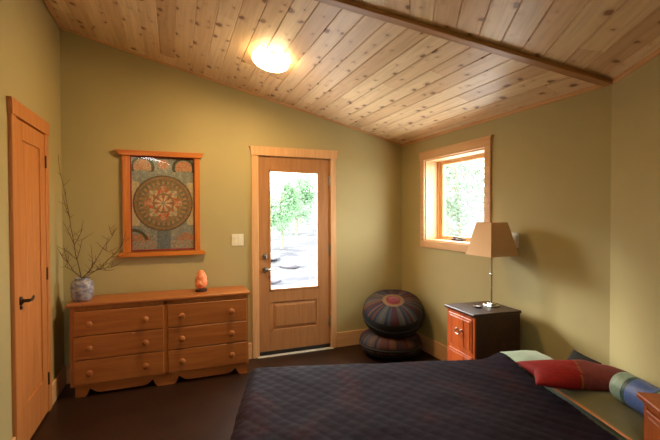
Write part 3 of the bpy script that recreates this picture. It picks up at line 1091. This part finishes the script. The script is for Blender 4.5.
M['poufcloth'] = vcol('striped kilim cloth', 'paint', .85, .2)
PC = (2.955, -.40)
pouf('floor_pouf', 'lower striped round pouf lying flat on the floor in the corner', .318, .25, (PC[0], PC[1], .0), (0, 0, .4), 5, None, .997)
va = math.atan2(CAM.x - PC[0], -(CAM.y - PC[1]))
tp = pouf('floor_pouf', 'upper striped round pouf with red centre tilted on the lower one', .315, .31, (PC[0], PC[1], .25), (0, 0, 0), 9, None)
# tip it towards the room
ax = Vector((CAM.y - PC[1], -(CAM.x - PC[0]), 0)).normalized()
tilt = Matrix.Rotation(math.radians(-24), 4, ax)
if (tilt @ Vector((0, 0, 1))).dot(Vector((CAM.x - PC[0], CAM.y - PC[1], 0))) < 0: tilt = Matrix.Rotation(math.radians(24), 4, ax)
tp.rotation_mode = 'QUATERNION'
tp.matrix_world = Matrix.Translation((PC[0] + .062, PC[1] + .045, .285)) @ tilt


# ------------------------------------------------------------------ nightstands
def bail(bm, x, y, z):
    """bail pull on a face looking towards -x"""
    for s in (-1, 1):
        lathe(bm, [(.009, 0), (.009, -.004), (.005, -.006), (.005, -.016), (0, -.018)], 12, (x, y + s * .028, z + .012), 'x')
    tube(bm, [(x - .013, y - .028, z + .012), (x - .016, y - .029, z - .004), (x - .018, y - .018, z - .016), (x - .018, y, z - .019), (x - .018, y + .018, z - .016), (x - .016, y + .029, z - .004), (x - .013, y + .028, z + .012)], .004, 8)


def nightstand(label, loc, rot, dep, wid, hgt, front, topm, bodym, split, topw):
    """local: front face at x=0 looking towards -x, depth +x, width along -y from 0"""
    t = thing('nightstand', label, 'nightstand', loc, rot)
    bm = B()
    box(bm, .012, dep, -wid + .006, -wid + .024, .0, hgt - .022); box(bm, .012, dep, -.024, -.006, .0, hgt - .022)
    box(bm, dep - .014, dep, -wid + .024, -.024, .0, hgt - .022)
    box(bm, .014, dep - .014, -wid + .024, -.024, .03, .05)
    obj('body', bm, bodym, t)
    bm = B()
    box(bm, .0, .018, -wid + .006, -wid + .03, 0, hgt - .022, .002, 1); box(bm, .0, .018, -.03, -.006, 0, hgt - .022, .002, 1)
    for z0, z1 in ((hgt - .045, hgt - .022), (split - .01, split + .01), (0, .05)):
        box(bm, .001, .018, -wid + .03, -.03, z0, z1, .002, 1)
    obj('face_frame', bm, front, t)
    bm = B(); box(bm, -.018, dep + .004, -wid - topw, topw, hgt - .022, hgt, .005, 2)
    obj('top', bm, topm, t)
    for z0, z1 in ((split + .012, hgt - .047), (.052, split - .012)):
        bm = B()
        box(bm, -.006, .016, -wid + .032, -.032, z0, z1, .004, 2)
        dd = obj('drawer', bm, front, t)
        for ya, yb in ((-wid + .050, -wid + .117), (-wid + .121, -.050)):
            bm = B(); box(bm, -.010, -.006, ya, yb, z0 + .018, z1 - .018, .003, 2)
            obj('panel_board', bm, front, dd)
        bm = B(); bail(bm, -.010, -wid / 2, z0 + (z1 - z0) * .52)
        tag(obj('bail_handle', bm, M['pewter'], dd, True), 'metal bail handle')
    return t


NR = math.radians(-4)
nightstand('red fronted nightstand with dark top below the window carrying the lamp', (2.872, -1.428, 0), NR, .392, .345, .737, M['redwood'], M['darkwood'], M['darkwood'], .435, .006)
L_ = Vector((2.51, -3.05, 0))
nightstand('chestnut nightstand by the near side of the bed, cut off by the frame', L_, -TURN, .30, .40, .775, M['brownwood'], M['brownwood'], M['brownwood'], .42, .01)

# ------------------------------------------------------------------ table lamp
LX, LY, LZ = 3.137, -1.62, .737
m, n, b = nt('tan linen shade')
out = n.nodes['Material Output']
no = n.nodes.new('ShaderNodeTexNoise'); no.inputs['Scale'].default_value = 8
lk(n, mapped(n, (60, 60, 6)), no.inputs['Vector'])
r = ramp(n, [(.3, srgb(218, 180, 140)), (.7, srgb(230, 196, 156))])
lk(n, no.outputs[0], r.inputs[0])
n.nodes.remove(b)
d1 = n.nodes.new('ShaderNodeBsdfDiffuse'); t1 = n.nodes.new('ShaderNodeBsdfTranslucent'); mx = n.nodes.new('ShaderNodeMixShader')
lk(n, r.outputs[0], d1.inputs[0]); lk(n, r.outputs[0], t1.inputs[0]); mx.inputs[0].default_value = .25
lk(n, d1.outputs[0], mx.inputs[1]); lk(n, t1.outputs[0], mx.inputs[2]); lk(n, mx.outputs[0], out.inputs['Surface'])
M['shade'] = m
tl = thing('table_lamp', 'table lamp with tan square tapered shade on the red nightstand', 'lamp', (LX, LY, LZ))
bm = B(); box(bm, -.045, .045, -.045, .045, 0, .014, .004, 2); box(bm, -.024, .024, -.024, .024, .014, .026, .004, 2)
obj('base', bm, M['chrome'], tl)
bm = B(); tube(bm, [(0, 0, .024), (0, 0, .43)], .0068, 12)
bmesh.ops.create_uvsphere(bm, u_segments=14, v_segments=10, radius=.013, matrix=Matrix.Translation((0, 0, .245)))
obj('pole', bm, M['chrome'], tl, True)
bm = B(); tube(bm, [(0, 0, .43), (0, 0, .47)], .014, 12)
bmesh.ops.create_uvsphere(bm, u_segments=14, v_segments=10, radius=.028, matrix=Matrix.Translation((0, 0, .51)))
obj('bulb', bm, M['white'], tl, True)
bm = B()
zb, zt, sb, st = .392, .642, .134, .078
q = []
for s, z in ((sb, zb), (st, zt), (st - .004, zt), (sb - .004, zb)):
    q.append([bm.verts.new((sx * s, sy * s, z)) for sx, sy in ((-1, -1), (1, -1), (1, 1), (-1, 1))])
for a, b2 in zip(q, q[1:] + q[:1]):
    for i in range(4):
        j = (i + 1) % 4
        bm.faces.new((a[i], a[j], b2[j], b2[i]))
obj('lamp_shade', bm, M['shade'], tl)
bm = B()
tube(bm, [(-st + .004, -st + .004, zt - .004), (st - .004, st - .004, zt - .004)], .002, 6); tube(bm, [(-st + .004, st - .004, zt - .004), (st - .004, -st + .004, zt - .004)], .002, 6)
tube(bm, [(0, 0, .53), (0, 0, zt + .012)], .004, 8)
obj('shade_carrier', bm, M['chrome'], tl, True)
bm = B(); tube(bm, [(-.018, -.012, .46), (-.02, -.014, .345)], .0012, 5)
bmesh.ops.create_uvsphere(bm, u_segments=8, v_segments=6, radius=.005, matrix=Matrix.Translation((-.02, -.014, .342)))
obj('pull_chain', bm, M['chrome'], tl, True)
td = thing('trinket_dish', 'small metal dish on the red nightstand left of the lamp base', 'dish', (3.02, -1.60, LZ), .3)
bm = B(); lathe(bm, [(0, 0), (.02, 0), (.024, .004), (.033, .014), (.031, .0145), (.022, .006), (0, .004)], 24)
obj('dish_bowl', bm, M['nickel'], td, True)

# ------------------------------------------------------------------ bed
BA = Vector((1.328, -1.525, 0))
BR = math.radians(-16.4)
BL, BW, BZ = 1.86, 1.06, .485
bed = thing('bed', 'low bed with its head in the angled corner, under the dark quilt', 'bed', BA, BR)
bm = B(); box(bm, .01, BL, -BW + .01, -.01, .24, BZ, .05, 4)
obj('mattress', bm, M['sage'], bed, True, angle=60)
bm = B(); box(bm, .02, BL - .01, -BW + .02, -.02, .10, .24, .01, 2)
obj('bed_base', bm, M['darkwood'], bed)
for x in (.08, BL - .1):
    for y in (-.08, -BW + .08):
        bm = B(); lathe(bm, [(.028, .0), (.03, .01), (.026, .10)], 14, (x, y, 0))
        obj('leg', bm, M['darkwood'], bed, True)

# quilted bedspread
m, n, b = nt('dark aubergine quilting')
v_ = mapped(n, (1, 1, 1))
no = n.nodes.new('ShaderNodeTexNoise'); no.inputs['Scale'].default_value = 3.2; no.inputs['Detail'].default_value = 5
lk(n, v_, no.inputs['Vector'])
r = ramp(n, [(.3, srgb(19, 7, 22)), (.52, srgb(27, 10, 30)), (.64, srgb(44, 11, 20)), (.75, srgb(34, 15, 37))])
lk(n, no.outputs[0], r.inputs[0])
fl = n.nodes.new('ShaderNodeTexNoise'); fl.inputs['Scale'].default_value = 60; fl.inputs['Detail'].default_value = 3
lk(n, v_, fl.inputs['Vector'])
r2 = ramp(n, [(.4, (.7, .7, .7, 1)), (.7, (1.25, 1.2, 1.25, 1))])
lk(n, fl.outputs[0], r2.inputs[0])
mx = n.nodes.new('ShaderNodeMix'); mx.data_type = 'RGBA'; mx.blend_type = 'MULTIPLY'; mx.inputs['Factor'].default_value = 1
lk(n, r.outputs[0], mx.inputs['A']); lk(n, r2.outputs[0], mx.inputs['B']); lk(n, mx.outputs['Result'], b.inputs['Base Color'])
b.inputs['Roughness'].default_value = .8; b.inputs['Sheen Weight'].default_value = .03; b.inputs['Specular IOR Level'].default_value = .1
M['quilt'] = m
SL, DROP, g = 1.60, .40, .0115
ns, ntt = int((SL + DROP) / g), int((BW + 2 * DROP) / g)
verts, faces = [], []
RC = .05
for i in range(ns + 1):
    s = -DROP + (SL + DROP) * i / ns
    for j in range(ntt + 1):
        t = -DROP + (BW + 2 * DROP) * j / ntt
        cs, ct = max(RC, s), min(max(RC, t), BW - RC)
        ex, ey = s - cs, t - ct
        L = math.hypot(ex, ey)
        fk = min(1, max(.1, (1.45 - s) / .5))
        a, b2 = (s + t) / 1.4142 / .062, (s - t) / 1.4142 / .062
        qh = .0048 * min(abs(math.sin(PI * a)), abs(math.sin(PI * b2))) ** .5
        lump = .010 * noise.noise(Vector((s * 3, t * 3, 2))) + .006 * noise.noise(Vector((s * 7, t * 7, 5)))
        z = BZ + .012
        # swells over the pillows' lower edge at the head end
        hump = .035 * math.exp(-((s - SL + .02) / .07) ** 2) * math.exp(-((t - .10) / .16) ** 2) + .012 * math.exp(-((s - SL) / .06) ** 2)
        if L < 1e-9:
            p = Vector((s, -t, z + qh + lump + (hump if 0 <= t <= BW else 0)))
        else:
            dx, dy = ex / L, ey / L
            rad = RC + .012
            arc = rad * PI / 2
            if L < arc:
                aa = L / rad
                ho, zo = rad * math.sin(aa), -rad * (1 - math.cos(aa))
                nx, nz = math.sin(aa), math.cos(aa)
            else:
                ho = rad + .10 * (L - arc) * fk; zo = -rad - (L - arc) * .99
                nx, nz = .97, .1
                cor = abs(dx * dy) * 2
                ho += fk * cor * .03 * min(1, (L - arc) / .2) * (1 + math.sin(6 * math.atan2(dy, dx)))
                ho += fk * .010 * math.sin((s + t) * 17) * min(1, (L - arc) / .25)
            k = qh + lump * .6
            p = Vector((cs + dx * (ho + nx * k), -(ct + dy * (ho + nx * k)), z + zo + nz * k + hump * max(0, 1 - L / .2)))
        p.z = max(p.z, .025)
        verts.append(p)
for i in range(ns):
    for j in range(ntt):
        a = i * (ntt + 1) + j
        faces.append((a, a + 1, a + ntt + 2, a + ntt + 1))
me = bpy.data.meshes.new('bedspread')
me.from_pydata(verts, [], faces)
for p in me.polygons: p.use_smooth = True
me.materials.append(M['quilt'])
bs = bpy.data.objects.new('bedspread', me); COL.objects.link(bs)
bs.location = BA; bs.rotation_euler = (0, 0, BR)
sm = bs.modifiers.new('thickness', 'SOLIDIFY'); sm.thickness = .006; sm.offset = 1
tag(bs, 'dark aubergine diamond quilted bedspread spread over the bed', 'bedspread')


# ------------------------------------------------------------------ pillows
def cushion_bm(a, b, h, n=28, corner=.10, pw=.42, seed=0, wob=.006):
    """soft rectangular cushion a x b, thickness h, centred, slightly pinched sides"""
    bm = B()
    for sgn in (1, -1):
        grid = []
        for i in range(n + 1):
            row = []
            for j in range(n + 1):
                u, v = -1 + 2 * i / n, -1 + 2 * j / n
                u, v = math.sin(u * PI / 2), math.sin(v * PI / 2)
                pin = 1 - corner * (1 - abs(v)) ** 1.0 * abs(u) ** 3
                pin2 = 1 - corner * (1 - abs(u)) ** 1.0 * abs(v) ** 3
                x, y = u * a / 2 * pin, v * b / 2 * pin2
                z = sgn * h / 2 * (max(0, 1 - u * u) * max(0, 1 - v * v)) ** pw
                z += wob * noise.noise(Vector((x * 9, y * 9, seed + sgn))) * (1 - max(abs(u), abs(v)) ** 4)
                row.append(bm.verts.new((x, y, z)))
            grid.append(row)
        for i in range(n):
            for j in range(n):
                f = (grid[i][j], grid[i + 1][j], grid[i + 1][j + 1], grid[i][j + 1])
                bm.faces.new(f if sgn > 0 else f[::-1])
    bmesh.ops.remove_doubles(bm, verts=bm.verts[:], dist=1e-4)
    return bm


def bed_pt(al, pe, z):
    return BA + Vector((math.cos(BR) * al + math.sin(BR) * pe, math.sin(BR) * al - math.cos(BR) * pe, z))


def place(o, al, pe, z, rz=0, rx=0, ry=0):
    o.location = bed_pt(al, pe, z)
    o.rotation_euler = (rx, ry, BR + rz)


def border(bm, a, b, r, corner, n=14):
    """piping round the edge of a cushion"""
    pts = []
    for (u0, v0, u1, v1) in ((-1, -1, -1, 1), (-1, 1, 1, 1), (1, 1, 1, -1), (1, -1, -1, -1)):
        for k in range(n):
            u, v = u0 + (u1 - u0) * k / n, v0 + (v1 - v0) * k / n
            pts.append(Vector((u * a / 2 * (1 - corner * (1 - abs(v)) * abs(u) ** 3), v * b / 2 * (1 - corner * (1 - abs(u)) * abs(v) ** 3), 0)))
    pts.append(pts[0]); tube(bm, pts, r, 6, False)


p1 = thing('pillow', 'pale sage green pillow at the far side of the bed by the red nightstand', 'pillow')
obj('pillow_case', cushion_bm(.25, .50, .095, corner=.06, seed=1, pw=.7), M['sage'], p1, True, angle=80)
place(p1, 1.727, .255, BZ + .056, .0)
p2 = thing('pillow', 'sage green pillow with orange edging, coloured as in shade, at the near side of the bed', 'pillow')
obj('pillow_case', cushion_bm(.27, .50, .08, corner=.05, seed=2, pw=.6), M['olive'], p2, True, angle=80)
bm = B(); border(bm, .27, .50, .006, .05)
tag(obj('piping', bm, M['orange'], p2, True), 'orange edging')
place(p2, 1.752, .79, BZ + .046, .0)

rc = thing('throw_cushion', 'crimson and rose cushion with gold seam lying across the pillows', 'cushion')
bm = cushion_bm(.555, .27, .115, n=90, corner=.17, pw=.5, seed=3, wob=.012)
for v in bm.verts:
    k = max(0, v.co.x / .2775) ** 1.6
    if v.co.y > 0: v.co.y *= 1 - .6 * k
    v.co.z = v.co.z * (1 - .2 * k)
bmesh.ops.recalc_face_normals(bm, faces=bm.faces[:])
o = obj('cushion_cover', bm, None, rc, True, angle=80)
ca = o.data.color_attributes.new('paint', 'FLOAT_COLOR', 'CORNER')
for p in o.data.polygons:
    c = p.center
    e = c.x + .02 - .25 * c.y
    col = srgb(150, 16, 20) if e < 0 else (srgb(128, 52, 54) if e > .007 else srgb(150, 100, 46))
    for li in p.loop_indices: ca.data[li].color = col
o.data.materials.append(vcol('two tone red cushion', 'paint', .7, .1))
rc.location = bed_pt(1.748, .55, BZ + .118)
rc.rotation_euler = (math.radians(3), math.radians(1), BR + math.radians(-9))

dk = thing('throw_cushion', 'dark charcoal cushion behind the pale pillow in the corner', 'cushion')
obj('cushion_cover', cushion_bm(.13, .22, .08, corner=.05, seed=6), M['charcoal'], dk, True, angle=80)
place(dk, 1.905, .36, BZ + .085, 0, 0, math.radians(-60))

bo = thing('bolster', 'pale teal bolster with a blue band lying on the near pillow', 'bolster')
bm = B()
RB, LB = .068, .36
prof = [(0, 0), (RB * .5, .0), (RB * .9, .006), (RB, .02)] + [(RB, .02 + (LB - .04) * k / 30) for k in range(1, 31)] + [(RB * .9, LB - .006), (RB * .5, LB), (0, LB)]
lathe(bm, prof, 36, (0, 0, 0), 'x')
o = obj('bolster_cover', bm, None, bo, True, angle=60)
ca = o.data.color_attributes.new('paint', 'FLOAT_COLOR', 'CORNER')
for p in o.data.polygons:
    x = p.center.x
    if .09 < x < .20: col = srgb(96, 128, 204)
    elif .078 < x <= .09 or .20 <= x < .212: col = srgb(62, 92, 96)
    else: col = srgb(158, 190, 176)
    for li in p.loop_indices: ca.data[li].color = col
o.data.materials.append(vcol('banded satin', 'paint', .38, 0, .5))
bo.location = bed_pt(1.785, .77, BZ + .160)
bo.rotation_euler = (0, math.radians(2), BR - PI / 2 + .02)

# ------------------------------------------------------------------ outdoors
bm = B()
NXg, NYg = 70, 60
gv = []
for j in range(NYg + 1):
    for i in range(NXg + 1):
        x = -14 + 40 * i / NXg; y = -10 + 34 * j / NYg
        dd = max(0, max(y - 3.0, (x - 6.0) * .8))
        z = -.2 + min(3.2, .16 * dd) + .09 * noise.noise(Vector((x * .8, y * .8, 0))) + .05 * noise.noise(Vector((x * 2.5, y * 2.5, 3)))
        gv.append(bm.verts.new((x, y, min(z, -.14) if (-.5 < x < W + .6 and y < .6) else z)))
for j in range(NYg):
    for i in range(NXg):
        a = j * (NXg + 1) + i
        bm.faces.new((gv[a], gv[a + 1], gv[a + NXg + 2], gv[a + NXg + 1]))
m, n, b = nt('pale gravel ground')
no = n.nodes.new('ShaderNodeTexNoise'); no.inputs['Scale'].default_value = 1.4; no.inputs['Detail'].default_value = 8
lk(n, mapped(n, (1, 2.2, 1)), no.inputs['Vector'])
r = ramp(n, [(.42, (.016, .015, .021, 1)), (.5, (.035, .035, .038, 1)), (.57, (.06, .06, .06, 1))])
lk(n, no.outputs[0], r.inputs[0]); lk(n, r.outputs[0], b.inputs['Base Color']); b.inputs['Roughness'].default_value = .95
tag(obj('ground', bm, m, None, True), 'pale rocky ground outside the door', 'ground', kind='structure')


m, n, b = nt('pale bounce slab')
no = n.nodes.new('ShaderNodeTexNoise'); no.inputs['Scale'].default_value = 3; no.inputs['Detail'].default_value = 6
lk(n, mapped(n, (1, 1, 1)), no.inputs['Vector'])
r = ramp(n, [(.35, (.58, .57, .54, 1)), (.65, (.70, .69, .66, 1))])
lk(n, no.outputs[0], r.inputs[0]); lk(n, r.outputs[0], b.inputs['Base Color']); b.inputs['Roughness'].default_value = .9
bm = B(); box(bm, -2.5, 7.4, TB + .03, 3.0, -.3, -.06, .01, 1); box(bm, W + TR + .03, 7.4, -5.5, TB + .03, -.3, -.06, .01, 1)  # added slab, unseen from the camera, pale to bounce daylight onto the ceiling
tag(obj('bounce_slab', bm, m), 'added pale slab along the house, out of view, bouncing daylight indoors', 'ground', kind='structure')


def tree(name, label, cat, loc, h, rad, zc, nleaf, seed, leaf, group, trunk=True, size=.075):
    rg = random.Random(seed)
    t = thing(name, label, cat, loc, 0, group)
    bm = B()
    ps = [(0, 0, -.1), (.05, .03, h * .35), (-.03, .06, h * .7), (.02, 0, h * .95)]
    tube(bm, ps, [.05, .04, .028, .012], 8)
    tips = []
    for k in range(9):
        a = rg.uniform(0, 2 * PI); z0 = h * rg.uniform(.25, .8)
        e = Vector((math.cos(a) * rad * rg.uniform(.5, .9), math.sin(a) * rad * rg.uniform(.5, .9), z0 + rg.uniform(.1, .6)))
        tube(bm, [(0, 0.03, z0), (e.x * .5, e.y * .5, (z0 + e.z) / 2 + .05), e], [.02, .013, .006], 5)
        tips.append(e)
    obj('trunk', bm, M['bark'], t, True)
    bm = B()
    for k in range(nleaf):
        if rg.random() < .8:
            c = rg.choice(tips) + Vector((rg.gauss(0, rad * .28), rg.gauss(0, rad * .28), rg.gauss(0, h * .09)))
        else:
            c = Vector((rg.gauss(0, rad * .45), rg.gauss(0, rad * .45), zc + rg.gauss(0, h * .22)))
        if c.z < .05: continue
        d = Vector((rg.gauss(0, 1), rg.gauss(0, 1), rg.gauss(0, .6))).normalized()
        s = d.cross(Vector((rg.gauss(0, 1), rg.gauss(0, 1), rg.gauss(0, 1)))).normalized()
        ln, wd = size * rg.uniform(.7, 1.4), size * .34
        vs_ = [bm.verts.new(c), bm.verts.new(c + d * ln * .45 + s * wd), bm.verts.new(c + d * ln), bm.verts.new(c + d * ln * .45 - s * wd)]
        bm.faces.new(vs_)
    obj('foliage', bm, leaf, t, recalc=False)
    return t


tree('leafy_shrub', 'green leafy shrub nearest the door, at the left of the glass', 'shrub', (3.72, 7.0, .4), 1.9, .42, 1.15, 2600, 1, M['leaf1'], 'shrubs outside the door', size=.075)
tree('leafy_shrub', 'green leafy shrub in the middle of the door glass', 'shrub', (4.72, 8.9, .75), 1.8, .5, 1.1, 2600, 3, M['leaf1'], 'shrubs outside the door', size=.08)
tree('leafy_shrub', 'pale green shrub farthest from the door, rising above the others', 'shrub', (5.6, 11.3, 1.1), 2.3, .7, 1.4, 2600, 2, M['leaf2'], 'shrubs outside the door', size=.09)
tree('leafy_tree', 'pale green tree nearest the window glass', 'tree', (7.0, 3.5, .0), 3.2, .75, 1.8, 5200, 4, M['leaf2'], 'trees outside the window', size=.075)
tree('leafy_tree', 'pale green tree seen through the right of the window', 'tree', (9.5, 4.8, .35), 3.6, .9, 2.0, 5200, 5, M['leaf2'], 'trees outside the window', size=.085)
tree('leafy_tree', 'tree farthest off behind the others outside the window', 'tree', (10.6, 8.6, .6), 4.2, 1.1, 2.2, 5200, 6, M['leaf2'], 'trees outside the window', size=.10)
rg = random.Random(21)
for k, (x, y, s, lab) in enumerate(((2.75, 4.4, .24, 'low pale boulder on the ground nearest the door glass'), (3.5, 5.4, .26, 'pale boulder behind the nearest one outside the door'), (3.25, 6.1, .2, 'small pale boulder farthest from the door'))):
    bm = B(); bmesh.ops.create_icosphere(bm, subdivisions=3, radius=s)
    for v in bm.verts:
        v.co *= 1 + .35 * noise.noise(v.co * 4 + Vector((k * 5, 0, 0)))
        v.co.z *= .55
    dd = y - 3.0
    tag(obj('boulder', bm, M['stone'], None, True, loc=(x, y, -.2 + .16 * dd + s * .25)), lab, 'boulder', 'boulders outside the door')

# ------------------------------------------------------------------ light
wd = bpy.data.worlds.new('overcast sky')
scene.world = wd
wd.use_nodes = True
n = wd.node_tree
bg = n.nodes['Background']
tc = n.nodes.new('ShaderNodeTexCoord')
sep = n.nodes.new('ShaderNodeSeparateXYZ')
lk(n, tc.outputs['Generated'], sep.inputs[0])
r = ramp(n, [(.0, (.9, .95, .95, 1)), (.25, (1, 1, 1, 1)), (1, (.86, .93, 1, 1))])
lk(n, sep.outputs[2], r.inputs[0])
lk(n, r.outputs[0], bg.inputs['Color'])
bg.inputs['Strength'].default_value = 22

sd = bpy.data.lights.new('hazy sun', 'SUN')
sd.energy = 6; sd.angle = math.radians(17); sd.color = (1, .97, .9)
so = bpy.data.objects.new('sun', sd); COL.objects.link(so)
so.rotation_euler = Vector((1.03, -1.917, -.749)).to_track_quat('-Z', 'Y').to_euler()
so.location = (-3, 8, 6)


def portal(name, loc, rot, sx, sy):
    l = bpy.data.lights.new(name, 'AREA')
    l.shape = 'RECTANGLE'; l.size = sx; l.size_y = sy
    l.cycles.is_portal = True
    o = bpy.data.objects.new(name, l); COL.objects.link(o)
    o.location = loc; o.rotation_euler = rot
    return o


portal('door daylight', ((GL + GR) / 2, .17, (GB + GT) / 2), (-PI / 2, 0, 0), GR - GL + .1, GT - GB + .1)
portal('window daylight', (W + TR + .01, (WY0 + WY1) / 2, (WZ0 + WZ1) / 2), (0, PI / 2, 0), WZ1 - WZ0, WY0 - WY1)

# ------------------------------------------------------------------ camera
cam = bpy.data.cameras.new('camera')
cam.sensor_width = 36
cam.lens = 36 * F_PX / 660
cam.clip_start = .03
co = bpy.data.objects.new('camera', cam); COL.objects.link(co)
Fv = Vector((-math.sin(YAW) * math.cos(PITCH), math.cos(YAW) * math.cos(PITCH), math.sin(PITCH)))
Rv = Vector((math.cos(YAW), math.sin(YAW), 0))
Uv = Rv.cross(Fv)
R2 = Rv * math.cos(ROLL) + Uv * math.sin(ROLL)
Uu = Uv * math.cos(ROLL) - Rv * math.sin(ROLL)
co.matrix_world = Matrix(((R2.x, Uu.x, -Fv.x, CAM.x), (R2.y, Uu.y, -Fv.y, CAM.y), (R2.z, Uu.z, -Fv.z, CAM.z), (0, 0, 0, 1)))
scene.camera = co

vsn = scene.view_settings
vsn.view_transform = 'Standard'
vsn.look = 'None'
vsn.exposure = -.05
vsn.gamma = 1
vsn.use_curve_mapping = False
